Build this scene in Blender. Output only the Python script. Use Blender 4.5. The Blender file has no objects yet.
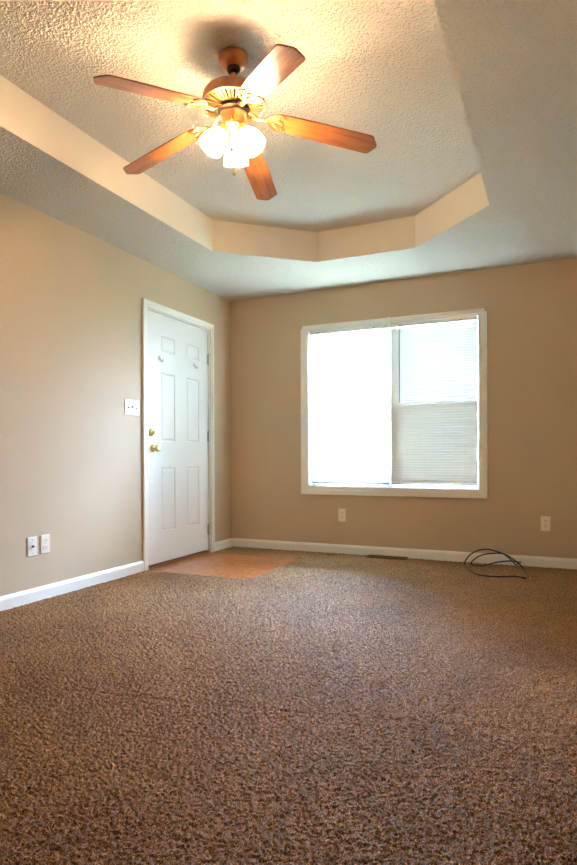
import bpy, bmesh, math, random
import numpy as np
from mathutils import Vector, Matrix

random.seed(4)
sc = bpy.context.scene
COL = sc.collection
PI = math.pi

# ------------------------------------------------------------------ camera
YAW, PITCH, ROLL = -0.4222, -0.0016, -0.0037
fwd = Vector((math.sin(YAW) * math.cos(PITCH), math.cos(YAW) * math.cos(PITCH), math.sin(PITCH)))
rt = Vector((math.cos(YAW), -math.sin(YAW), 0))
up = rt.cross(fwd)
r2 = math.cos(ROLL) * rt + math.sin(ROLL) * up
u2 = -math.sin(ROLL) * rt + math.cos(ROLL) * up
cam = bpy.data.objects.new('camera', bpy.data.cameras.new('camera'))
COL.objects.link(cam)
cam.data.sensor_fit = 'AUTO'
cam.data.sensor_width = 36
cam.data.lens = 598.631 / 865 * 36
cam.data.shift_y = 24.58 / 865
cam.data.clip_start = 0.05
m = Matrix.Identity(4)
for i in range(3):
    m[i][0], m[i][1], m[i][2] = r2[i], u2[i], -fwd[i]
m[0][3], m[1][3], m[2][3] = 2.9617, -5.2047, 0.8947
cam.matrix_world = m
sc.camera = cam

# ------------------------------------------------------------------ world, light levels, exposure
SKY_STRENGTH = 132.0
SKY_COLOR = (0.55, 0.75, 1.13)
BULB_STRENGTH = 520.0
BULB_COLOR = (1.0, 0.70, 0.41)
w = bpy.data.worlds.new('overcast_sky')
sc.world = w
w.use_nodes = True
bg = w.node_tree.nodes['Background']
bg.inputs[0].default_value = (*SKY_COLOR, 1)
# overcast sky: the zenith is about three times as bright as the horizon
_nt = w.node_tree
_tc = _nt.nodes.new('ShaderNodeTexCoord')
_sx = _nt.nodes.new('ShaderNodeSeparateXYZ')
_mr = _nt.nodes.new('ShaderNodeMapRange')
_nt.links.new(_tc.outputs['Generated'], _sx.inputs[0])
_nt.links.new(_sx.outputs['Z'], _mr.inputs['Value'])
_mr.inputs['From Min'].default_value = 0
_mr.inputs['From Max'].default_value = 1
_mr.inputs['To Min'].default_value = SKY_STRENGTH * .5
_mr.inputs['To Max'].default_value = SKY_STRENGTH * 2.2
_nt.links.new(_mr.outputs['Result'], bg.inputs[1])
pl = bpy.data.lights.new('window_portal', 'AREA')
pl.shape = 'RECTANGLE'
pl.size, pl.size_y = 1.62, 1.5
po = bpy.data.objects.new('window_portal', pl)
COL.objects.link(po)
po.location = (1.6, 0.2, 1.33)
po.rotation_euler = (-PI / 2, 0, 0)
pl.cycles.is_portal = True
sc.view_settings.view_transform = 'Standard'
sc.view_settings.look = 'None'
sc.view_settings.gamma = 1
sc.view_settings.use_curve_mapping = False
sc.view_settings.exposure = 0.82
sc.cycles.max_bounces = 10
sc.cycles.diffuse_bounces = 6
sc.cycles.transparent_max_bounces = 24
sc.cycles.use_denoising = True
sc.cycles.sample_clamp_indirect = 0
sc.cycles.use_guiding = True

# ------------------------------------------------------------------ materials
def srgb(r, g, b):
    f = lambda c: (c / 255 / 12.92) if c / 255 <= .04045 else ((c / 255 + .055) / 1.055) ** 2.4
    return (f(r), f(g), f(b), 1)

def mat(name, color, rough=.5, metal=0, **kw):
    M = bpy.data.materials.new(name)
    M.use_nodes = True
    p = M.node_tree.nodes['Principled BSDF']
    p.inputs['Base Color'].default_value = color
    p.inputs['Roughness'].default_value = rough
    p.inputs['Metallic'].default_value = metal
    for k, v in kw.items():
        p.inputs[k.replace('_', ' ')].default_value = v
    return M

def N(M, t, **kw):
    n = M.node_tree.nodes.new(t)
    for k, v in kw.items():
        setattr(n, k, v)
    return n

def L(M, a, b):
    M.node_tree.links.new(a, b)

def P(M):
    return M.node_tree.nodes['Principled BSDF']

def coords(M, scale=(1, 1, 1)):
    tc = N(M, 'ShaderNodeTexCoord')
    mp = N(M, 'ShaderNodeMapping')
    mp.inputs['Scale'].default_value = scale
    L(M, tc.outputs['Object'], mp.inputs[0])
    return mp.outputs[0]

def noise(M, vec, scale, detail=3, rough=.5):
    n = N(M, 'ShaderNodeTexNoise')
    n.inputs['Scale'].default_value = scale
    n.inputs['Detail'].default_value = detail
    n.inputs['Roughness'].default_value = rough
    L(M, vec, n.inputs['Vector'])
    return n.outputs[0]

def ramp(M, fac, stops):
    r = N(M, 'ShaderNodeValToRGB')
    e = r.color_ramp.elements
    while len(e) < len(stops):
        e.new(.5)
    for x, (p, c) in zip(e, stops):
        x.position = p
        x.color = c
    L(M, fac, r.inputs[0])
    return r.outputs[0]

def bump(M, h, strength, dist):
    b = N(M, 'ShaderNodeBump')
    b.inputs['Strength'].default_value = strength
    b.inputs['Distance'].default_value = dist
    L(M, h, b.inputs['Height'])
    L(M, b.outputs[0], P(M).inputs['Normal'])
    return b

WALL_C = srgb(204, 182, 153)
m_wall = mat('tan_wall_paint', WALL_C, .62)
v = coords(m_wall)
bump(m_wall, noise(m_wall, v, 90, 3), .12, .002)

m_ceil = mat('popcorn_texture', srgb(226, 219, 208), .9)
v = coords(m_ceil)
vo = N(m_ceil, 'ShaderNodeTexVoronoi', feature='SMOOTH_F1')
vo.inputs['Scale'].default_value = 88
vo.inputs['Smoothness'].default_value = .35
vo.inputs['Randomness'].default_value = 1
L(m_ceil, v, vo.inputs['Vector'])
na = ramp(m_ceil, noise(m_ceil, v, 58, 3, .6), [(.38, (0, 0, 0, 1)), (.6, (1, 1, 1, 1))])
inv = N(m_ceil, 'ShaderNodeMath', operation='SUBTRACT')
inv.inputs[0].default_value = 1
L(m_ceil, vo.outputs['Distance'], inv.inputs[1])
ml = N(m_ceil, 'ShaderNodeMath', operation='MULTIPLY')
L(m_ceil, inv.outputs[0], ml.inputs[0]); L(m_ceil, na, ml.inputs[1])
ad = N(m_ceil, 'ShaderNodeMath', operation='MULTIPLY_ADD')
L(m_ceil, noise(m_ceil, v, 150, 2, .6), ad.inputs[0]); ad.inputs[1].default_value = .5
L(m_ceil, ml.outputs[0], ad.inputs[2])
bump(m_ceil, ad.outputs[0], 1.0, .009)

m_tray = mat('smooth_cream_paint', srgb(245, 236, 221), .65)
m_white = mat('white_trim_paint', srgb(244, 242, 236), .38)
m_door = mat('white_door_paint', srgb(236, 237, 238), .42)
m_vinyl = mat('white_vinyl', srgb(238, 238, 236), .35)
m_plate = mat('ivory_plastic', srgb(246, 241, 229), .35)
m_whiteplate = mat('white_plastic', srgb(240, 240, 238), .3)
m_slot = mat('dark_slot', srgb(60, 52, 44), .6)
m_brass = mat('polished_brass', srgb(232, 200, 130), .3, 1)
m_gold = mat('antique_gold', srgb(204, 166, 106), .34, 1)
m_copper = mat('burnished_copper', srgb(200, 150, 108), .42, .8)
v = coords(m_copper)
L(m_copper, ramp(m_copper, noise(m_copper, v, 18, 4), [(.3, srgb(168, 116, 80)), (.7, srgb(194, 142, 104))]), P(m_copper).inputs['Base Color'])
m_darkmetal = mat('dark_bronze', srgb(52, 40, 32), .4, .8)
m_steel = mat('satin_steel', srgb(190, 188, 182), .35, 1)
m_cable = mat('black_rubber', srgb(24, 24, 26), .35)
m_vent = mat('brown_enamel', srgb(112, 82, 56), .45)
m_rail = mat('grey_rail', srgb(150, 150, 152), .5)
m_wand = mat('grey_wand', srgb(140, 142, 146), .4)
m_sub = mat('subfloor', srgb(120, 96, 70), .9)
m_grass = mat('lawn', srgb(120, 130, 96), .95)
v = coords(m_grass)
L(m_grass, ramp(m_grass, noise(m_grass, v, 3, 5), [(.35, srgb(98, 112, 72)), (.65, srgb(146, 148, 112))]), P(m_grass).inputs['Base Color'])

# carpet
m_carpet = mat('brown_carpet_pile', srgb(150, 122, 92), .75)
v = coords(m_carpet)
fine = noise(m_carpet, v, 260, 2, .7)
big = noise(m_carpet, v, 2.2, 4, .6)
c1 = ramp(m_carpet, fine, [(.38, srgb(52, 30, 10)), (.5, srgb(142, 96, 45)), (.62, srgb(222, 168, 98))])
c2 = ramp(m_carpet, big, [(.35, srgb(226, 220, 214)), (.65, (1, 1, 1, 1))])
mx = N(m_carpet, 'ShaderNodeMix', data_type='RGBA', blend_type='MULTIPLY')
mx.inputs[0].default_value = 1
L(m_carpet, c1, mx.inputs[6])
L(m_carpet, c2, mx.inputs[7])
L(m_carpet, mx.outputs[2], P(m_carpet).inputs['Base Color'])
P(m_carpet).inputs['Sheen Weight'].default_value = .85
P(m_carpet).inputs['Sheen Roughness'].default_value = .2
bp = bump(m_carpet, fine, .6, .004)
# pile fibres stand upright: lean the shading normal towards vertical
vm = N(m_carpet, 'ShaderNodeMix', data_type='VECTOR')
vm.inputs[0].default_value = .6
vm.inputs[5].default_value = (0, 0, 1)
L(m_carpet, bp.outputs[0], vm.inputs[4])
vn = N(m_carpet, 'ShaderNodeVectorMath', operation='NORMALIZE')
L(m_carpet, vm.outputs[1], vn.inputs[0])
L(m_carpet, vn.outputs[0], P(m_carpet).inputs['Normal'])
P(m_carpet).inputs['Sheen Tint'].default_value = (1, .95, .86, 1)

# entry floor: small wood parquet squares
m_tile = mat('orange_parquet', srgb(186, 112, 60), .2)
v = coords(m_tile)
br = N(m_tile, 'ShaderNodeTexChecker')
br.inputs['Scale'].default_value = 1 / .152
L(m_tile, v, br.inputs['Vector'])
g1 = noise(m_tile, coords(m_tile, (90, 9, 9)), 1, 3)
g2 = noise(m_tile, coords(m_tile, (9, 90, 9)), 1, 3)
mg = N(m_tile, 'ShaderNodeMix', data_type='FLOAT')
L(m_tile, br.outputs['Fac'], mg.inputs[0])
L(m_tile, g1, mg.inputs[2])
L(m_tile, g2, mg.inputs[3])
L(m_tile, ramp(m_tile, mg.outputs[0], [(.36, srgb(172, 98, 54)), (.5, srgb(194, 116, 68)), (.64, srgb(216, 144, 98))]), P(m_tile).inputs['Base Color'])
bump(m_tile, mg.outputs[0], .08, .002)

# oak blades: grain along local X
m_oak = mat('varnished_oak', srgb(176, 108, 56), .3, Coat_Weight=.4, Coat_Roughness=.18)
wv = noise(m_oak, coords(m_oak, (3.0, 26, 26)), 1, 4, .6)
gr = noise(m_oak, coords(m_oak, (6, 190, 190)), 1, 3, .6)
mg = N(m_oak, 'ShaderNodeMix', data_type='FLOAT')
mg.inputs[0].default_value = .4
L(m_oak, wv, mg.inputs[2])
L(m_oak, gr, mg.inputs[3])
L(m_oak, ramp(m_oak, mg.outputs[0], [(.36, srgb(118, 62, 28)), (.5, srgb(168, 100, 50)), (.66, srgb(194, 128, 70))]), P(m_oak).inputs['Base Color'])
bump(m_oak, mg.outputs[0], .06, .001)

def mix_mat(name, build):
    M = bpy.data.materials.new(name)
    M.use_nodes = True
    M.node_tree.nodes.remove(M.node_tree.nodes['Principled BSDF'])
    out = M.node_tree.nodes['Material Output']
    L(M, build(M), out.inputs[0])
    return M

def b_glass(M):
    t = N(M, 'ShaderNodeBsdfTransparent')
    t.inputs[0].default_value = (.94, .97, .96, 1)
    g = N(M, 'ShaderNodeBsdfGlossy')
    g.inputs['Roughness'].default_value = .02
    fr = N(M, 'ShaderNodeFresnel')
    fr.inputs[0].default_value = 1.45
    mx = N(M, 'ShaderNodeMixShader')
    L(M, fr.outputs[0], mx.inputs[0]); L(M, t.outputs[0], mx.inputs[1]); L(M, g.outputs[0], mx.inputs[2])
    return mx.outputs[0]
m_glass = mix_mat('window_glass', b_glass)

def b_screen(M):
    t = N(M, 'ShaderNodeBsdfTransparent')
    d = N(M, 'ShaderNodeBsdfDiffuse')
    d.inputs[0].default_value = srgb(70, 72, 70)
    mx = N(M, 'ShaderNodeMixShader')
    mx.inputs[0].default_value = .3
    L(M, t.outputs[0], mx.inputs[1]); L(M, d.outputs[0], mx.inputs[2])
    return mx.outputs[0]
m_screen = mix_mat('insect_screen', b_screen)

def b_slat(M, through=.45):
    d = N(M, 'ShaderNodeBsdfDiffuse')
    d.inputs[0].default_value = srgb(240, 239, 234)
    t = N(M, 'ShaderNodeBsdfTranslucent')
    t.inputs[0].default_value = srgb(236, 234, 222)
    mx = N(M, 'ShaderNodeMixShader')
    mx.inputs[0].default_value = through
    L(M, d.outputs[0], mx.inputs[1]); L(M, t.outputs[0], mx.inputs[2])
    return mx.outputs[0]
m_slat = mix_mat('translucent_slat', b_slat)
m_slat2 = mix_mat('dimmed_slat', lambda M: b_slat(M, .0006))  # same slat type, translucency cut so daylight washes it out less

def b_shade(M):
    t = N(M, 'ShaderNodeBsdfTransparent')
    t.inputs[0].default_value = (.96, .93, .88, 1)
    d = N(M, 'ShaderNodeBsdfTranslucent')
    d.inputs[0].default_value = (.95, .93, .9, 1)
    e = N(M, 'ShaderNodeEmission')
    e.inputs[0].default_value = (1, .9, .74, 1)
    e.inputs[1].default_value = 1.2
    mx = N(M, 'ShaderNodeMixShader')
    mx.inputs[0].default_value = .72
    a = N(M, 'ShaderNodeAddShader')
    L(M, t.outputs[0], mx.inputs[1]); L(M, d.outputs[0], mx.inputs[2])
    L(M, mx.outputs[0], a.inputs[0]); L(M, e.outputs[0], a.inputs[1])
    return a.outputs[0]
m_shade = mix_mat('frosted_lit_glass', b_shade)

def b_bulb(M):
    e = N(M, 'ShaderNodeEmission')
    e.inputs[0].default_value = (*BULB_COLOR, 1)
    e.inputs[1].default_value = BULB_STRENGTH
    return e.outputs[0]
m_bulb = mix_mat('glowing_bulb', b_bulb)

# ------------------------------------------------------------------ mesh helpers
class MB:
    def __init__(s):
        s.v, s.f = [], []
    def add(s, vs, fs, M=None):
        o = len(s.v)
        s.v += [tuple(M @ Vector(a)) if M else tuple(a) for a in vs]
        s.f += [tuple(o + i for i in f) for f in fs]
        return s
    def box(s, a, b, M=None):
        x0, y0, z0 = (min(p, q) for p, q in zip(a, b))
        x1, y1, z1 = (max(p, q) for p, q in zip(a, b))
        vs = [(x0, y0, z0), (x1, y0, z0), (x1, y1, z0), (x0, y1, z0), (x0, y0, z1), (x1, y0, z1), (x1, y1, z1), (x0, y1, z1)]
        return s.add(vs, [(0, 3, 2, 1), (4, 5, 6, 7), (0, 1, 5, 4), (1, 2, 6, 5), (2, 3, 7, 6), (3, 0, 4, 7)], M)
    def lathe(s, prof, n=32, M=None):
        vs, fs = [], []
        for r, z in prof:
            vs += [(r * math.cos(2 * PI * k / n), r * math.sin(2 * PI * k / n), z) for k in range(n)]
        for i in range(len(prof) - 1):
            for k in range(n):
                a, b = i * n + k, i * n + (k + 1) % n
                fs.append((a, b, b + n, a + n))
        if prof[0][0] > 1e-6 and prof[0] != prof[-1]:
            fs.append(tuple(reversed(range(n))))
        if prof[-1][0] > 1e-6 and prof[0] != prof[-1]:
            fs.append(tuple(range((len(prof) - 1) * n, len(prof) * n)))
        return s.add(vs, fs, M)
    def tube(s, pts, r, n=8, closed=False, M=None, flat=1.0):
        pts = [Vector(p) for p in pts]
        K = len(pts)
        rs = r if isinstance(r, (list, tuple)) else [r] * K
        vs, fs = [], []
        prev = None
        for i, p in enumerate(pts):
            if closed:
                t = pts[(i + 1) % K] - pts[i - 1]
            else:
                t = pts[min(i + 1, K - 1)] - pts[max(i - 1, 0)]
            t.normalize()
            if prev is None:
                ref = Vector((0, 0, 1)) if abs(t.z) < .9 else Vector((1, 0, 0))
                a = t.cross(ref).normalized()
            else:
                a = (prev - t * prev.dot(t)).normalized()
            prev = a
            b = t.cross(a)
            vs += [tuple(p + rs[i] * (math.cos(2 * PI * k / n) * a + flat * math.sin(2 * PI * k / n) * b)) for k in range(n)]
        for i in range(K if closed else K - 1):
            for k in range(n):
                a0, b0 = i * n + k, i * n + (k + 1) % n
                a1, b1 = ((i + 1) % K) * n + k, ((i + 1) % K) * n + (k + 1) % n
                fs.append((a0, b0, b1, a1))
        if not closed:
            fs += [tuple(reversed(range(n))), tuple(range((K - 1) * n, K * n))]
        return s.add(vs, fs, M)
    def prism(s, poly, z0, z1, M=None):
        n = len(poly)
        vs = [(x, y, z0) for x, y in poly] + [(x, y, z1) for x, y in poly]
        fs = [tuple(reversed(range(n))), tuple(range(n, 2 * n))] + [(i, (i + 1) % n, n + (i + 1) % n, n + i) for i in range(n)]
        return s.add(vs, fs, M)
    def build(s, name, material, parent=None, smooth=False, bevel=0, loc=None, seg=2):
        me = bpy.data.meshes.new(name)
        me.from_pydata(s.v, [], s.f)
        bm = bmesh.new()
        bm.from_mesh(me)
        bmesh.ops.recalc_face_normals(bm, faces=bm.faces)
        bm.to_mesh(me)
        bm.free()
        me.materials.append(material)
        o = bpy.data.objects.new(name, me)
        COL.objects.link(o)
        if parent:
            o.parent = parent
        if loc:
            o.location = loc
        if smooth:
            for p in me.polygons:
                p.use_smooth = True
            md = o.modifiers.new('edge_split', 'EDGE_SPLIT')
            md.split_angle = math.radians(40)
        if bevel:
            md = o.modifiers.new('bevel', 'BEVEL')
            md.width = bevel
            md.segments = seg
            md.limit_method = 'ANGLE'
        return o

def tag(o, label=None, cat=None, group=None, kind=None):
    for k, val in (('label', label), ('category', cat), ('group', group), ('kind', kind)):
        if val:
            o[k] = val
    return o

def empty(name, loc, label=None, cat=None, group=None, kind=None, rot=(0, 0, 0)):
    o = bpy.data.objects.new(name, None)
    o.empty_display_size = .1
    COL.objects.link(o)
    o.location = loc
    o.rotation_euler = rot
    return tag(o, label, cat, group, kind)

def structure(o):
    o['kind'] = 'structure'
    return o

def catmull(pts, n=8, closed=False):
    P_ = [Vector(p) for p in pts]
    K = len(P_)
    out = []
    for i in range(K if closed else K - 1):
        p0 = P_[i - 1] if (closed or i > 0) else P_[0]
        p1, p2 = P_[i], P_[(i + 1) % K]
        p3 = P_[(i + 2) % K] if (closed or i + 2 < K) else P_[-1]
        for k in range(n):
            t = k / n
            out.append(.5 * ((2 * p1) + (-p0 + p2) * t + (2 * p0 - 5 * p1 + 4 * p2 - p3) * t * t + (-p0 + 3 * p1 - 3 * p2 + p3) * t ** 3))
    if not closed:
        out.append(P_[-1])
    return out

# ------------------------------------------------------------------ the room
XR, YF, H, TH = 3.2, -8.6, 2.44, 0.2375  # unseen front wall set far back to weaken bounced light in the foreground
T = .14
WX0, WX1, WZ0, WZ1 = .824, 2.373, .602, 2.072      # window opening
DY0, DY1, DZ1 = -1.338, -.398, 2.078                # door opening

XW, YO = 7.2, -3.5                                   # unseen side space, added so less daylight bounces back near the camera
structure(MB().box((-T, YF - T, -.2), (XW + T, T, -.012)).build('floor', m_sub))

b = MB()
b.box((-T, 0, -.012), (WX0, T, 2.75)).box((WX1, 0, -.012), (XR + T, T, 2.75))
b.box((WX0, 0, -.012), (WX1, T, WZ0)).box((WX0, 0, WZ1), (WX1, T, 2.75))
structure(b.build('wall_back', m_wall))
b = MB()
b.box((-T, YF - T, -.012), (0, DY0, 2.75)).box((-T, DY1, -.012), (0, 0, 2.75)).box((-T, DY0, DZ1), (0, DY1, 2.75))
structure(b.build('wall_left', m_wall))
b = MB()
b.box((XR, YO, -.012), (XR + T, 0, 2.75)).box((XR + T, YO, -.012), (XW + T, YO + T, 2.75)).box((XW, YF - T, -.012), (XW + T, YO, 2.75))  # right wall, then the walls around the added side space
structure(b.build('wall_right', m_wall))
structure(MB().box((0, YF - T, -.012), (XW, YF, 2.75)).build('wall_front', m_wall))

# tray: octagonal recess in the ceiling
YB, YC, XA, XB, XC1, XC2 = -.7563, -1.3196, .5963, 2.5828, 1.2211, 2.001
YFT = 2 * -2.8783 - YB
YCF = 2 * -2.8783 - YC
octo = [(XA, YC), (XC1, YB), (XC2, YB), (XB, YC), (XB, YCF), (XC2, YFT), (XC1, YFT), (XA, YCF)]
rect = [(0, 0), (XR, 0), (XR, YF), (0, YF)]
b = MB()
# soffit ring, two halves of quads/tris between rect and octagon
R0, R1, R2, R3 = [(x, y, H) for x, y in rect]
O = [(x, y, H) for x, y in octo]
vs = [R0, R1, R2, R3] + O
fs = [(0, 1, 6, 5), (1, 7, 6), (1, 2, 8, 7), (2, 9, 8), (2, 3, 10, 9), (3, 11, 10), (3, 0, 4, 11), (0, 5, 4)]
b.add(vs, fs)
b.add([(x, y, H + .03) for x, y, z in vs], fs)
b.box((XR, YF, H), (XW, YO, H + .03))  # ceiling over the added side space
structure(b.build('ceiling', m_ceil))
b = MB()
n = 8
vs = [(x, y, H) for x, y in octo] + [(x, y, H + TH) for x, y in octo]
cx, cy = 1.59, -2.8783
vs += [(cx + (x - cx) * 1.02, cy + (y - cy) * 1.02, H + .001) for x, y in octo] + [(cx + (x - cx) * 1.02, cy + (y - cy) * 1.02, H + TH) for x, y in octo]
fs = [(i, (i + 1) % n, n + (i + 1) % n, n + i) for i in range(n)]
fs += [(2 * n + i, 2 * n + (i + 1) % n, 3 * n + (i + 1) % n, 3 * n + i) for i in range(n)]
structure(b.add(vs, fs).build('trim_1', m_tray))
b = MB().box((-T, YF - T, H + TH), (XW + T, T, H + TH + .1))
structure(b.build('ceiling_tray', m_ceil))

# lawn beyond the window
g = MB().box((-30, .6, -.7), (40, 60, -.6)).build('ground', m_grass)
structure(g)

# ------------------------------------------------------------------ baseboards
def baseboard(name, segs):
    b = MB()
    h, t = .0825, .014
    prof = [(0, -.012), (t, -.012), (t, h - .022), (t - .004, h - .01), (.005, h), (0, h)]
    for p, q, nrm in segs:
        p, q, nrm = Vector((*p, 0)), Vector((*q, 0)), Vector((*nrm, 0))
        vs = [tuple(e + nrm * d + Vector((0, 0, z))) for e in (p, q) for d, z in prof]
        k = len(prof)
        fs = [(i, (i + 1) % k, k + (i + 1) % k, k + i) for i in range(k)] + [tuple(range(k)), tuple(range(k, 2 * k))]
        b.add(vs, fs)
    return structure(b.build(name, m_white))
baseboard('baseboard_left', [((0, YF), (0, -1.4016), (1, 0)), ((0, -.3493), (0, 0), (1, 0))])
baseboard('baseboard_back', [((0.0, 0), (XR, 0), (0, -1))])
baseboard('baseboard_right', [((XR, YO), (XR, 0), (-1, 0)), ((XR, YO), (XW, YO), (0, -1)), ((XW, YF), (XW, YO), (-1, 0))])
baseboard('baseboard_front', [((0, YF), (XW, YF), (0, 1))])

# ------------------------------------------------------------------ entry floor and carpet
TX, TY0, TY1 = .905, -1.347, -.378
structure(MB().box((-.12, TY0 - .02, -.012), (TX + .02, TY1 + .02, -.005)).build('floor_entry', m_tile))

def carpet():
    rng = np.random.default_rng(7)
    xs = np.arange(0, XR + .001, .0035)
    ys = np.concatenate([np.arange(YF, -4.45, .05), np.arange(-4.45, 0.001, .0035)])
    nx, ny = len(xs), len(ys)
    def blur(a, k):
        for ax in (0, 1):
            for _ in range(k):
                a = (np.roll(a, 1, ax) + a + np.roll(a, -1, ax)) / 3
        return a / a.std()
    def coarse(step, amp):
        gy, gx = int(9 / step) + 4, int(3.4 / step) + 4
        g = blur(rng.standard_normal((gy, gx)), 1)
        fy, fx = (ys - YF) / step, xs / step
        iy, ix = fy.astype(int), fx.astype(int)
        ty, tx = (fy - iy)[:, None], (fx - ix)[None]
        ty, tx = ty * ty * (3 - 2 * ty), tx * tx * (3 - 2 * tx)
        A = g[iy][:, ix]; B = g[iy][:, ix + 1]; C = g[iy + 1][:, ix]; D = g[iy + 1][:, ix + 1]
        return amp * ((A * (1 - tx) + B * tx) * (1 - ty) + (C * (1 - tx) + D * tx) * ty)
    X, Y = np.meshgrid(xs, ys)
    # individual tufts: rounded tops with narrow gaps between them
    sp_ = .0100
    gx, gy = int(XR / sp_) + 6, int(-YF / sp_) + 6
    jit = rng.uniform(.08, .92, (gy, gx, 2))
    top = rng.uniform(.55, 1.0, (gy, gx))
    cx_ = np.floor(X / sp_).astype(int); cy_ = np.floor((Y - YF) / sp_).astype(int)
    best = np.full(X.shape, 9.0); hgt = np.zeros(X.shape)
    for a in (-1, 0, 1):
        for c in (-1, 0, 1):
            ix = np.clip(cx_ + a + 2, 0, gx - 1); iy = np.clip(cy_ + c + 2, 0, gy - 1)
            dx = (cx_ + a + jit[iy, ix, 0]) - X / sp_
            dy = (cy_ + c + jit[iy, ix, 1]) - (Y - YF) / sp_
            dd = dx * dx + dy * dy
            m_ = dd < best
            best = np.where(m_, dd, best); hgt = np.where(m_, top[iy, ix], hgt)
    z = .0115 * (hgt * (1 - np.clip(best * 1.5, 0, 1) ** 1.2) - .62)
    z += .0012 * rng.standard_normal((ny, nx)) + coarse(.16, .0003) + coarse(.45, .0008)
    # seam across the room
    d = np.array([2.967 - 1.461, -3.106 + 3.416]); d /= np.linalg.norm(d)
    q = (X - 1.461) * -d[1] + (Y + 3.416) * d[0]
    s_ = (X - 1.461) * d[0] + (Y + 3.416) * d[1]
    q = q + .012 * np.sin(s_ * 3.1)
    z -= .0035 * np.exp(-(q / .012) ** 2) * np.clip((s_ + .3) * 3, 0, 1)
    z = np.clip(z, -.0115, .012)
    # drop to the entry floor along its edge
    inside = np.minimum(np.minimum(TX - X, Y - TY0), TY1 - Y)
    wob = .003 * blur(rng.standard_normal((ny, nx)), 3)
    ins = inside + wob
    z = np.where(ins > -.012, -.011 + (z + .011) * np.clip(-ins / .012, 0, 1) ** .5, z)
    jx = rng.uniform(-.0016, .0016, (ny, nx)); jy = rng.uniform(-.0016, .0016, (ny, nx))
    jx[:, 0] = 0; jx[:, -1] = 0; jy[0] = 0; jy[-1] = 0
    co = np.stack([X + jx, Y + jy, z], -1).reshape(-1, 3)
    idx = np.arange(nx * ny).reshape(ny, nx)
    q4 = np.stack([idx[:-1, :-1], idx[:-1, 1:], idx[1:, 1:], idx[1:, :-1]], -1).reshape(-1, 4)
    keep = (ins.reshape(-1)[q4] < .012).any(1)
    q4 = q4[keep]
    me = bpy.data.meshes.new('carpet')
    me.vertices.add(len(co)); me.vertices.foreach_set('co', co.astype(np.float32).ravel())
    me.loops.add(q4.size); me.loops.foreach_set('vertex_index', q4.astype(np.int32).ravel())
    me.polygons.add(len(q4)); me.polygons.foreach_set('loop_start', np.arange(0, q4.size, 4, dtype=np.int32))
    me.update(); me.validate()
    me.polygons.foreach_set('use_smooth', np.ones(len(q4), bool))
    me.materials.append(m_carpet)
    o = bpy.data.objects.new('carpet', me)
    COL.objects.link(o)
    return o
CARPET = carpet()
tag(CARPET, 'brown textured pile carpet covering the whole floor around the entry patch', 'carpet', kind='stuff')

# ------------------------------------------------------------------ door
door = structure(empty('door_1', (0, (DY0 + DY1) / 2, 0)))
door['label'] = 'white six-panel entry door with brass knob in the left wall'
OY = (DY0 + DY1) / 2
def dl(o):                                          # put a mesh made in world coordinates under the door
    o.location.y -= OY
    return o
cs = MB()                                           # casing with a stepped profile
CY0, CY1, CZ = -1.4016, -.3493, 2.1336
for a, c in (((0, CY0, -.006), (.018, DY0 - .022, CZ)), ((0, DY1 + .022, -.006), (.018, CY1, CZ)), ((0, DY0 - .022, DZ1 + .02), (.018, DY1 + .022, CZ))):
    cs.box(a, c)
for a, c in (((0, DY0 - .022, -.006), (.012, DY0 - .004, DZ1 + .02)), ((0, DY1 + .004, -.006), (.012, DY1 + .022, DZ1 + .02)), ((0, DY0 - .004, DZ1 + .004), (.012, DY1 + .004, DZ1 + .02))):
    cs.box(a, c)
dl(cs.build('door_casing', m_white, door, bevel=.003))
jb = MB()
jb.box((-T, DY0 - .012, -.006), (.0, DY0 + .006, DZ1 + .012)).box((-T, DY1 - .006, -.006), (.0, DY1 + .012, DZ1 + .012)).box((-T, DY0 + .006, DZ1 - .006), (0, DY1 - .006, DZ1 + .012))
jb.box((-T, DY0 + .006, -.006), (-.075, DY0 + .02, DZ1 - .006)).box((-T, DY1 - .02, -.006), (-.075, DY1 - .006, DZ1 - .006)).box((-T, DY0 + .02, DZ1 - .02), (-.075, DY1 - .02, DZ1 - .006))
dl(jb.build('door_jamb', m_white, door))
th = MB().box((-T, DY0 + .006, -.006), (-.005, DY1 - .006, .008))
dl(th.build('threshold', mat('wood_threshold', srgb(150, 100, 62), .4), door, bevel=.003))
SY0, SY1, SZ0, SZ1 = DY0 + .009, DY1 - .009, .024, DZ1 - .009
SX = -.02
ycuts = [SY0, -1.133, -.928, -.760, -.553, SY1]
zcuts = [SZ0, .272, .806, 1.018, 1.592, 1.758, 1.895, SZ1]
bm = bmesh.new()
gv = [[bm.verts.new((SX, y, z)) for y in ycuts] for z in zcuts]
panels = []
for j in range(len(zcuts) - 1):
    for i in range(len(ycuts) - 1):
        f = bm.faces.new((gv[j][i], gv[j][i + 1], gv[j + 1][i + 1], gv[j + 1][i]))
        if i in (1, 3) and j in (1, 3, 5):
            panels.append(f)
bm.normal_update()
for f in panels:
    if f.normal.x < 0:
        f.normal_flip()
for f in bm.faces:
    if f.normal.x < 0:
        f.normal_flip()
for f in panels:
    for th_, dp in ((.004, .0), (.010, -.006), (.006, .0), (.022, .004)):
        bmesh.ops.inset_region(bm, faces=[f], thickness=th_, depth=dp)
ext = bmesh.ops.extrude_edge_only(bm, edges=[e for e in bm.edges if e.is_boundary])
bmesh.ops.translate(bm, verts=[x for x in ext['geom'] if isinstance(x, bmesh.types.BMVert)], vec=(-.044, 0, 0))
bmesh.ops.contextual_create(bm, geom=[e for e in bm.edges if e.is_boundary])
me = bpy.data.meshes.new('door_slab')
bm.to_mesh(me); bm.free()
me.materials.append(m_door)
slab = bpy.data.objects.new('door_slab', me)
COL.objects.link(slab)
slab.parent = door
dl(slab)
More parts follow.
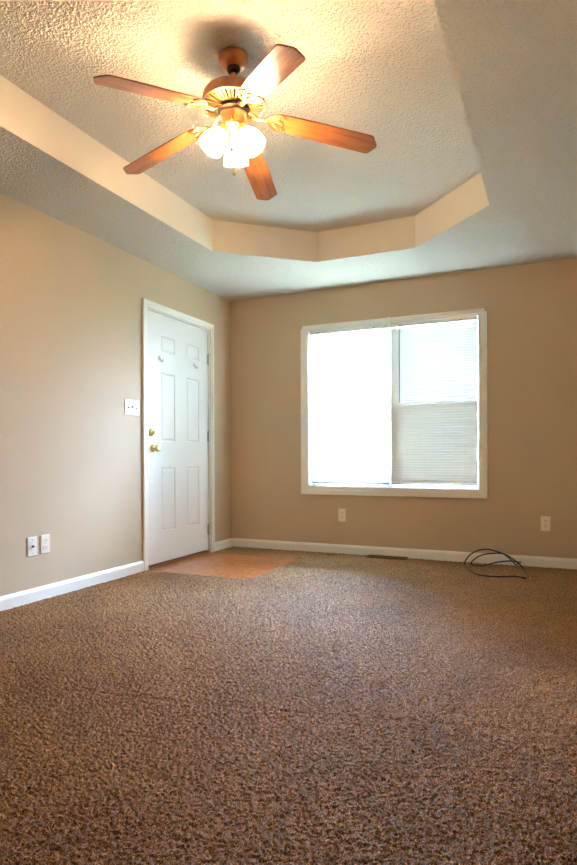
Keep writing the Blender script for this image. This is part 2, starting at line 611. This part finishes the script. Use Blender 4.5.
RX = Matrix.Rotation(PI / 2, 4, 'Y')                # lathe axis -> +x
def at(x, y, z, R=RX):
    return Matrix.Translation((x, y, z)) @ R
kb = MB().lathe([(.032, 0), (.032, .004), (.026, .009), (.012, .012), (.011, .026), (.018, .032), (.027, .042), (.029, .052), (.024, .062), (.012, .067), (0, .068)], 28, at(SX, -1.243, .962))
dl(kb.build('door_knob', m_brass, door, smooth=True))
db = MB().lathe([(.030, 0), (.030, .006), (.024, .013), (.016, .015), (0, .016)], 28, at(SX, -1.262, 1.089))
o = dl(db.build('deadbolt', m_brass, door, smooth=True))
tb = MB().box((SX + .014, -1.266, 1.074), (SX + .034, -1.258, 1.104))
tb.build('thumb_turn', m_brass, o, bevel=.003)
for z in (1.80, 1.083, .215):
    hb = MB()
    hb.tube([(SX + .007, SY1 + .004, z - .05), (SX + .007, SY1 + .004, z + .05)], .0065, 12)
    hb.lathe([(0, -.056), (.005, -.052), (.0065, -.05), (.0065, .05), (.005, .053), (0, .057)], 12, Matrix.Translation((SX + .007, SY1 + .004, z)))
    hb.box((SX - .001, SY1 - .014, z - .045), (SX + .0015, SY1, z + .045))
    dl(hb.build('hinge', m_steel, door, smooth=True))
for y, z in ((-1.150, 1.705), (-.630, 1.717)):
    hk = MB()
    hk.prism([(.012 * math.cos(a), (.026 if math.sin(a) > 0 else .022) * math.sin(a)) for a in np.linspace(0, 2 * PI, 20, endpoint=False)], 0, .004, Matrix.Translation((SX, y, z)) @ Matrix(((0, 0, 1, 0), (1, 0, 0, 0), (0, 1, 0, 0), (0, 0, 0, 1))))
    hk.tube(catmull([(SX + .004, y, z + .012), (SX + .010, y, z - .004), (SX + .016, y, z - .022), (SX + .028, y, z - .030), (SX + .038, y, z - .022), (SX + .040, y, z - .010)], 6), .005, 10)
    dl(hk.build('coat_hook', m_whiteplate, door, smooth=True))
back = MB().box((-T - .03, DY0 - .1, -.05), (-T - .01, DY1 + .1, DZ1 + .1))   # storm door behind, closes the opening
dl(back.build('outer_door', m_white, door))

# ------------------------------------------------------------------ window
win = structure(empty('window_1', (1.6, 0, WZ0)))
win['label'] = 'white double window with two blinds in the back wall'
def wl_(o):
    o.location = (-1.6, 0, -WZ0)
    return o
CX0, CX1, CZ0, CZ1 = .759, 2.433, .537, 2.1146
cs = MB()
def frame(b, x0, x1, z0, z1, wd, y0, y1):
    b.box((x0, y0, z0), (x0 + wd, y1, z1)).box((x1 - wd, y0, z0), (x1, y1, z1))
    b.box((x0 + wd, y0, z0), (x1 - wd, y1, z0 + wd)).box((x0 + wd, y0, z1 - wd), (x1 - wd, y1, z1))
for x0, x1, z0, z1, t in ((CX0, CX0 + .042, CZ0, CZ1, .018), (CX1 - .038, CX1, CZ0, CZ1, .018), (CX0 + .042, CX1 - .038, CZ0, CZ0 + .042, .018), (CX0 + .042, CX1 - .038, CZ1 - .028, CZ1, .018),
                         (CX0 + .042, WX0, CZ0 + .042, CZ1 - .028, .012), (WX1, CX1 - .038, CZ0 + .042, CZ1 - .028, .012), (WX0, WX1, CZ0 + .042, WZ0, .012), (WX0, WX1, WZ1, CZ1 - .028, .012)):
    cs.box((x0, -t, z0), (x1, 0, z1))
wl_(cs.build('window_casing', m_white, win, bevel=.003))
jb = MB()
frame(jb, WX0 - .002, WX1 + .002, WZ0 - .002, WZ1 + .002, .012, -.011, T)
wl_(jb.build('window_jamb', m_vinyl, win))
XM = 1.6
mu = MB().box((XM - .024, .05, WZ0 + .01), (XM + .024, T, WZ1 - .01))
wl_(mu.build('window_mullion', m_vinyl, win, bevel=.002))
for x0, x1 in ((WX0 + .01, XM - .024), (XM + .024, WX1 - .01)):
    zm = 1.322
    fr = MB()
    frame(fr, x0, x1, WZ0 + .01, WZ1 - .01, .025, .06, .135)
    wl_(fr.build('window_frame', m_vinyl, win, bevel=.002))
    for z0, z1, y0, y1 in ((zm - .02, WZ1 - .03, .10, .125), (WZ0 + .03, zm + .02, .068, .095)):
        s = MB()
        frame(s, x0 + .022, x1 - .022, z0, z1, .035, y0, y1)
        so = wl_(s.build('sash', m_vinyl, win, bevel=.002))
        p = MB().box((x0 + .05, (y0 + y1) / 2 - .002, z0 + .03), (x1 - .05, (y0 + y1) / 2 + .002, z1 - .03))
        po_ = p.build('pane', m_glass, so)
    sn = MB().box((x0 + .03, .128, WZ0 + .03), (x1 - .03, .1285, zm))
    wl_(sn.build('insect_screen', m_screen, win))

# curtain hardware left on the casing
for x, z, t_, lab in ((.768, 2.102, 0, 'small grey curtain bracket on the upper left corner of the window casing'),
                      (1.606, 2.095, 1, 'small white curtain bracket at the middle of the top window casing'),
                      (2.424, 2.104, 0, 'small grey curtain bracket on the upper right corner of the window casing')):
    b = MB()
    b.box((x - .009, -.021, z - .016), (x + .009, -.018, z + .022))
    b.tube([(x, -.020, z + .004), (x, -.044, z + .004), (x, -.050, z + .014)], .005, 10)
    if t_:
        b.box((x - .006, -.03, z - .05), (x + .006, -.018, z - .01))
    tag(b.build('curtain_bracket', m_steel if not t_ else m_whiteplate, smooth=True), lab, 'bracket', 'curtain brackets on the window casing')

def blind(x0, x1, tilt, label, wand_x, wand_z, slat_mat):
    e = empty('mini_blind', ((x0 + x1) / 2, .022, WZ0 + .05), label, 'window blind', 'mini blinds in the window')
    ox, oy, oz = e.location
    def put(b, name, mt, parent=e, **kw):
        o = b.build(name, mt, parent, **kw)
        if parent is e:
            o.location = (-ox, -oy, -oz)
        return o
    hz0, hz1 = WZ1 - .044, WZ1 - .013
    hr = MB().box((x0 - .004, .000, hz0), (x1 + .004, .042, hz1))
    h_ = put(hr, 'headrail', m_vinyl, bevel=.003)
    for fx in (.12, .82):
        put(MB().box((x0 + (x1 - x0) * fx - .012, -.001, hz0 + .012), (x0 + (x1 - x0) * fx + .012, .0025, hz0 + .018)), 'cord_slot', m_rail)
    z0 = .648
    pitch = .0226
    n = int((hz0 - .012 - z0 - .012) / pitch)
    sl = MB()
    W2 = .0127 if slat_mat is m_slat else .0146
    for k in range(n):
        z = z0 + .022 + k * pitch
        prof = []
        for t in np.linspace(-1, 1, 5):
            prof.append((t * W2, .0034 * (1 - t * t)))
        c, s = math.cos(tilt), math.sin(tilt)
        vs = []
        for x in (x0, x1):
            for u, h in prof:
                vs.append((x, .022 + u * c - h * s, z + u * s + h * c))
        m_ = len(prof)
        sl.add(vs, [(i, i + 1, m_ + i + 1, m_ + i) for i in range(m_ - 1)])
    o = put(sl, 'slats', slat_mat)
    for p in o.data.polygons:
        p.use_smooth = True
    put(MB().box((x0 + .002, .010, z0 - .006), (x1 - .002, .034, z0 + .007)), 'bottom_rail', m_rail, bevel=.002)  # grey from backlighting is put into the rail's colour
    for fx in (.16, .84):
        x = x0 + (x1 - x0) * fx
        b = MB()
        for y in (.008, .036):
            b.tube([(x, y, z0), (x, y, hz0)], .0009, 5)
        put(b, 'ladder_cord', m_vinyl)
    wnd = MB()
    wnd.tube([(wand_x, -.006, hz0 - .004), (wand_x, -.006, wand_z)], .0052, 8)
    wnd.tube([(wand_x, .006, hz0 + .010), (wand_x, -.006, hz0 + .002), (wand_x, -.006, hz0 - .006)], .0022, 6)
    put(wnd, 'tilt_wand', m_wand)
    return e
blind(.846, 1.597, math.radians(45), 'white mini blind fully washed out by daylight, on the window half nearer the door', .975, 1.345, m_slat)
blind(1.615, 2.352, math.radians(-80), 'white mini blind with visible slat lines, on the window half farther from the door', 1.697, 1.36, m_slat2)

# ------------------------------------------------------------------ wall plates
def plate_base(label, cat, group, kind_, w_, h_, loc, rz, mt, name):
    e = empty(name, loc, label, cat, group, rot=(0, 0, rz))
    b = MB().box((-w_ / 2, -.006, -h_ / 2), (w_ / 2, 0, h_ / 2))
    b.build('cover_plate', mt, e, bevel=.003, seg=3)
    return e
def duplex(label, loc, rz, mt, name='power_outlet'):
    e = plate_base(label, 'outlet', 'power outlets low on the walls', 'o', .072, .117, loc, rz, mt, name)
    for z in (.021, -.021):
        pts = []
        for a in np.linspace(0, 2 * PI, 28, endpoint=False):
            pts.append((.0172 * math.cos(a), max(-.0135, min(.0135, .0172 * math.sin(a)))))
        Mx = Matrix.Translation((0, -.006, z)) @ Matrix(((1, 0, 0, 0), (0, 0, 1, 0), (0, 1, 0, 0), (0, 0, 0, 1)))
        r = MB().prism(pts, -.003, 0, Mx).build('receptacle', m_plate, e)
        s = MB()
        s.box((-.0085, -.0096, z - .001), (-.0055, -.009, z + .008)).box((.0055, -.0096, z - .001), (.0085, -.009, z + .008))
        s.lathe([(.0028, -.0006), (.0028, 0), (0, 0)], 12, Matrix.Translation((0, -.009, z - .008)) @ Matrix.Rotation(PI / 2, 4, 'X'))
        s.build('slots', m_slot, r)
    MB().lathe([(.0035, 0), (.003, .0015), (0, .0018)], 12, Matrix.Translation((0, -.006, 0)) @ Matrix.Rotation(PI / 2, 4, 'X')).build('screw', m_steel, e)
    return e
duplex('ivory power outlet on the back wall directly below the window', (1.160, 0, .353), 0, m_plate)
duplex('ivory power outlet on the back wall above the loose black cable', (2.875, 0, .348), 0, m_plate)
duplex('white power outlet on the left wall beside the cable jack plate', (0, -2.381, .345), PI / 2, m_plate)
e = plate_base('white cable jack plate with one dark round port on the left wall', 'wall plate', None, 'j', .072, .117, (0, -2.484, .343), PI / 2, m_plate, 'cable_jack_plate')
RXm = Matrix.Rotation(PI / 2, 4, 'X')
MB().lathe([(.008, 0), (.008, .004), (.0055, .005), (.0055, .012), (.002, .012), (.002, .006), (0, .006)], 16, Matrix.Translation((0, -.006, 0)) @ RXm).build('coaxial_port', m_slot, e, smooth=True)
for z in (.042, -.042):
    MB().lathe([(.0035, 0), (.003, .0015), (0, .0018)], 12, Matrix.Translation((0, -.006, z)) @ RXm).build('screw', m_steel, e)
e = plate_base('white triple light switch plate on the left wall beside the door', 'light switch', None, 's', .165, .117, (0, -1.528, 1.27), PI / 2, m_whiteplate, 'light_switch')
for x, u in ((-.046, 1), (0, -1), (.046, 1)):
    f = MB().box((x - .006, -.0075, -.013), (x + .006, -.006, .013)).build('switch_slot', m_rail, e)
    M_ = Matrix.Translation((x, -.006, 0)) @ Matrix.Rotation(u * .5, 4, 'X')
    MB().box((-.0045, -.016, -.005), (.0045, 0, .005), M_).build('toggle', m_whiteplate, f, bevel=.001)
    for z in (.03, -.03):
        MB().lathe([(.0032, 0), (.003, .0012), (0, .0015)], 10, Matrix.Translation((x, -.006, z)) @ RXm).build('screw', m_steel, e)

# ------------------------------------------------------------------ floor vent
e = empty('floor_vent', (1.6, -.075, 0), 'brown metal floor vent set in the carpet below the window', 'floor vent')
b = MB()
for a, c in (((-.175, -.045, -.011), (.175, -.033, .013)), ((-.175, .033, -.011), (.175, .045, .013)), ((-.175, -.033, -.011), (-.163, .033, .013)), ((.163, -.033, -.011), (.175, .033, .013))):
    b.box(a, c)
b.build('frame', m_vent, e, bevel=.002)
b = MB()
for k in range(26):
    x = -.156 + k * .0125
    b.box((x - .0025, -.033, -.010), (x + .0025, .033, .007))
b.build('louvers', m_vent, e)

# ------------------------------------------------------------------ coaxial cable
def cable(name, pts, label, ends, mt):
    pts = [(x, y, max(z, .013)) for x, y, z in pts]
    ends = [tuple((x, y, .0145) for x, y, z in e) for e in ends]
    e = tag(MB().tube(catmull(pts, 10), .0052, 8).build(name, m_cable, smooth=True), label, 'cable', 'loose cables by the back wall')
    for p, q in ends:
        p, q = Vector(p), Vector(q)
        MB().tube([p, p.lerp(q, .7), q], [.0062, .0062, .0045], 10).build('connector', mt, e, smooth=True)
    return e
# (outer loop) lies on the carpet, rises up against the baseboard and drops to the wall corner
cable('coaxial_cable', [(2.7343, -.5889, .008), (2.6805, -.5475, .010), (2.5802, -.6067, .009), (2.4755, -.6187, .009), (2.4009, -.5669, .009), (2.3303, -.4085, .009), (2.279, -.25, .012), (2.284, -.18, .050), (2.322, -.18, .097), (2.376, -.17, .127), (2.438, -.16, .140), (2.50, -.15, .129), (2.571, -.12, .100), (2.622, -.08, .052), (2.652, -.045, .008), (2.664, -.018, -.002)],
      'loose black cable on the carpet, the outer and taller loop by the back wall', [((2.725, -.583, .008), (2.756, -.602, .009))], m_darkmetal)
cable('coaxial_cable', [(2.690, -.018, .030), (2.672, -.045, .033), (2.612, -.10, .047), (2.52, -.16, .041), (2.43, -.20, .018), (2.362, -.21, .007), (2.325, -.20, .019), (2.340, -.19, .050), (2.398, -.18, .091), (2.482, -.17, .110), (2.567, -.19, .115), (2.640, -.24, .090), (2.703, -.27, .045), (2.734, -.34, .018), (2.760, -.45, .010), (2.7815, -.6107, .009)],
      'loose black cable on the carpet, the inner loop with its end toward the room', [((2.7795, -.595, .009), (2.787, -.640, .008))], m_steel)

# ------------------------------------------------------------------ ceiling fan
FX, FY, FZ = 1.6564, -2.8783, H + TH
fan = empty('ceiling_fan', (FX, FY, FZ), 'five-blade oak ceiling fan with lit glass shades hanging from the tray ceiling', 'ceiling fan')
def fz(z):
    return z - FZ
def prof(pts):
    return [(r, fz(z)) for r, z in pts]
MB().lathe(prof([(.046, FZ), (.060, FZ - .007), (.0655, FZ - .018), (.066, FZ - .034), (.061, FZ - .049), (.048, FZ - .059), (.034, FZ - .063), (0, FZ - .063)]), 36).build('canopy', m_copper, fan, smooth=True)
MB().lathe(prof([(.030, FZ - .060), (.031, FZ - .068), (.027, FZ - .080), (.015, FZ - .087), (0, FZ - .087)]), 28).build('hanger_ball', m_darkmetal, fan, smooth=True)
MB().lathe(prof([(.0125, FZ - .078), (.0125, 2.515), (.026, 2.513), (.028, 2.500), (0, 2.498)]), 24).build('downrod', m_copper, fan, smooth=True)
MB().lathe(prof([(0, 2.512), (.05, 2.512), (.112, 2.508), (.126, 2.503), (.134, 2.492), (.137, 2.478), (.137, 2.462), (.140, 2.459), (.140, 2.452), (.134, 2.449), (.132, 2.455), (.06, 2.458), (0, 2.458)]), 56).build('motor_housing', m_copper, fan, smooth=True)
MB().lathe(prof([(.066, 2.4565), (.130, 2.4525), (.130, 2.4500), (.066, 2.440), (.066, 2.4565)]), 48).build('motor_plate', m_darkmetal, fan, smooth=True)
b = MB()
for k in range(40):
    M_ = Matrix.Rotation(2 * PI * k / 40, 4, 'Z')
    b.tube([(.132, 0, fz(2.4505)), (.112, 0, fz(2.446)), (.094, 0, fz(2.441)), (.080, 0, fz(2.437))], [.0050, .0046, .0040, .0034], 6, M=M_)
b.lathe([(.136, fz(2.452)), (.1385, fz(2.4475)), (.133, fz(2.446)), (.131, fz(2.450)), (.136, fz(2.452))], 48)
b.lathe([(.082, fz(2.440)), (.082, fz(2.434)), (.072, fz(2.434)), (.072, fz(2.440)), (.082, fz(2.440))], 40)
b.build('vent_ring', m_gold, fan, smooth=True)
MB().lathe(prof([(.071, 2.440), (.071, 2.420), (.060, 2.414), (0, 2.414)]), 36).build('flywheel', m_darkmetal, fan, smooth=True)
MB().lathe(prof([(.050, 2.416), (.058, 2.412), (.060, 2.402), (.056, 2.397), (.056, 2.362), (.060, 2.356), (.058, 2.344), (.044, 2.334), (.026, 2.328), (.016, 2.318), (.014, 2.306), (.006, 2.300), (0, 2.300)]), 40).build('switch_housing', m_copper, fan, smooth=True)

PH0, DROOP, BZ, R0_, RT, EX, BWID, TW = -.7256, .1901, 2.425, .1876, .6204, .0253, .1156, -.1744
def blade_frame(k):
    a = PH0 + k * 2 * PI / 5
    s = math.atan(DROOP)
    # local x = outward and down, y = tangential (tilted about x)
    return Matrix.Translation((0, 0, fz(BZ))) @ Matrix.Rotation(a, 4, 'Z') @ Matrix.Rotation(s, 4, 'Y') @ Matrix.Rotation(TW, 4, 'X')
SC = math.sqrt(1 + DROOP ** 2)
bm_ = MB()
x0, x1, xe = R0_ * SC, RT * SC, (RT + EX) * SC
hw = BWID / 2
outline = [(x0 + .022, -hw * .86), (x0 + .006, -hw * .74), (x0, -hw * .52), (x0 + .004, -hw * .2), (x0 + .010, 0), (x0 + .004, hw * .2), (x0, hw * .52), (x0 + .006, hw * .74), (x0 + .022, hw * .86),
           (x0 + .10, hw * .94), (x0 + .22, hw * .99), (x1 - .012, hw), (x1 - .003, hw * .94), (x1 + .003, hw * .84), (xe - .006, hw * .30), (xe, hw * .12), (xe, -hw * .12), (xe - .006, -hw * .30),
           (x1 + .003, -hw * .84), (x1 - .003, -hw * .94), (x1 - .012, -hw), (x0 + .22, -hw * .99), (x0 + .10, -hw * .94)]
bm_.prism(outline, -.003, .003)
blade0 = bm_.build('blade', m_oak, fan, bevel=.0015)
# blade iron: arm plus open scroll hugging the blade root
bi = MB()
zt = -.0065
bi.tube(catmull([(.062, 0, .012), (.085, 0, .006), (.110, 0, -.010), (.135, 0, -.011), (.155, 0, -.008)], 6), [.0085] * 25, 10, flat=.7)
for s in (1, -1):
    bi.tube(catmull([(.150, .004 * s, zt), (.163, .018 * s, zt), (.176, .036 * s, zt), (.196, .047 * s, zt), (.218, .046 * s, zt), (.232, .036 * s, zt), (.228, .025 * s, zt), (.214, .026 * s, zt)], 6), .0052, 8, flat=.7)
    bi.tube(catmull([(.156, .006 * s, zt), (.176, .012 * s, zt), (.196, .024 * s, zt), (.206, .034 * s, zt), (.204, .043 * s, zt)], 6), .0042, 8, flat=.7)
    bi.tube(catmull([(.160, 0, zt), (.180, .007 * s, zt), (.198, .013 * s, zt), (.214, .012 * s, zt), (.226, 0, zt)], 6), .0046, 8, flat=.7)
    bi.lathe([(.0, -.004), (.004, -.003), (.0055, 0), (.0055, .004)], 12, Matrix.Translation((.222, .038 * s, zt - .001)))
bi.lathe([(.0, -.004), (.004, -.003), (.0055, 0), (.0055, .004)], 12, Matrix.Translation((.222, 0, zt - .001)))
bi.lathe([(.0, -.005), (.008, -.004), (.011, 0), (.011, .004)], 16, Matrix.Translation((.152, 0, zt)))
iron0 = bi.build('blade_iron', m_gold, fan, smooth=True)
for k in range(5):
    for src in (blade0, iron0):
        o = src
        if k:
            o = src.copy()
            COL.objects.link(o)
            o.parent = fan
        o.matrix_local = blade_frame(k)

# light kit: three bell shades
AZ = [math.radians(d) for d in (113, 113 - 122, 113 + 120)]
TILT = [math.radians(d) for d in (32, 35, 35)]
sp = [(.020, 0), (.023, .004), (.024, .012), (.030, .024), (.042, .042), (.052, .062), (.057, .082), (.059, .100), (.060, .116), (.058, .117), (.057, .100), (.055, .082), (.050, .062), (.040, .043), (.028, .026), (.022, .014)]
for az, ti in zip(AZ, TILT):
    d = Vector((math.cos(az) * math.sin(ti), math.sin(az) * math.sin(ti), -math.cos(ti)))
    nk = Vector((math.cos(az) * .044, math.sin(az) * .044, fz(2.334)))
    R_ = d.to_track_quat('Z', 'Y').to_matrix().to_4x4()
    M_ = Matrix.Translation(nk) @ R_
    a = MB()
    a.lathe([(.010, -.026), (.018, -.020), (.024, -.006), (.027, .006), (.030, .022), (.029, .030), (.027, .030), (.024, .016), (.0, .012)], 20, M_)  # cup lengthened to hold back light rising from the bulb to the fan body
    a.tube([Vector((math.cos(az) * .03, math.sin(az) * .03, fz(2.350))), nk - d * .02, nk], .010, 10)
    a.build('lamp_socket', m_brass, fan, smooth=True)
    s = MB().lathe([(r * .94, z) for r, z in sp], 36).build('lamp_shade', m_shade, fan, smooth=True)
    s.matrix_local = M_
    bl = MB().lathe([(.0, .012), (.011, .014), (.012, .026), (.018, .040), (.022, .054), (.021, .066), (.014, .076), (0, .080)], 16).build('bulb', m_bulb, s, smooth=True)

cd_ = Vector((2.9617 - FX, -5.2047 - FY, 0)).normalized()
side = Vector((-cd_.y, cd_.x, 0))
for off, zb, mt, nm in ((.003, 2.112, m_gold, 0), (-.008, 2.215, m_darkmetal, 1)):
    p = cd_ * .060 - side * (-off)
    b = MB()
    z = 2.372
    b.tube([(p.x * .8, p.y * .8, fz(z + .002)), (p.x, p.y, fz(z)), (p.x * 1.02, p.y * 1.02, fz(z - .01))], .0035, 8)
    while z > zb + .03:
        z -= .0058
        b.lathe([(0, -.0024), (.0018, -.0016), (.0024, 0), (.0018, .0016), (0, .0024)], 6, Matrix.Translation((p.x * 1.02, p.y * 1.02, fz(z))))
    b.tube([(p.x * 1.02, p.y * 1.02, fz(2.372)), (p.x * 1.02, p.y * 1.02, fz(zb + .02))], .0008, 5)
    c = b.build('pull_chain', m_gold, fan, smooth=True)
    f = MB().lathe([(0, .034), (.003, .032), (.004, .024), (.0075, .012), (.008, .005), (.005, 0), (0, -.001)], 14).build('pull_knob', mt, c, smooth=True)
    f.location = (p.x * 1.02, p.y * 1.02, fz(zb))
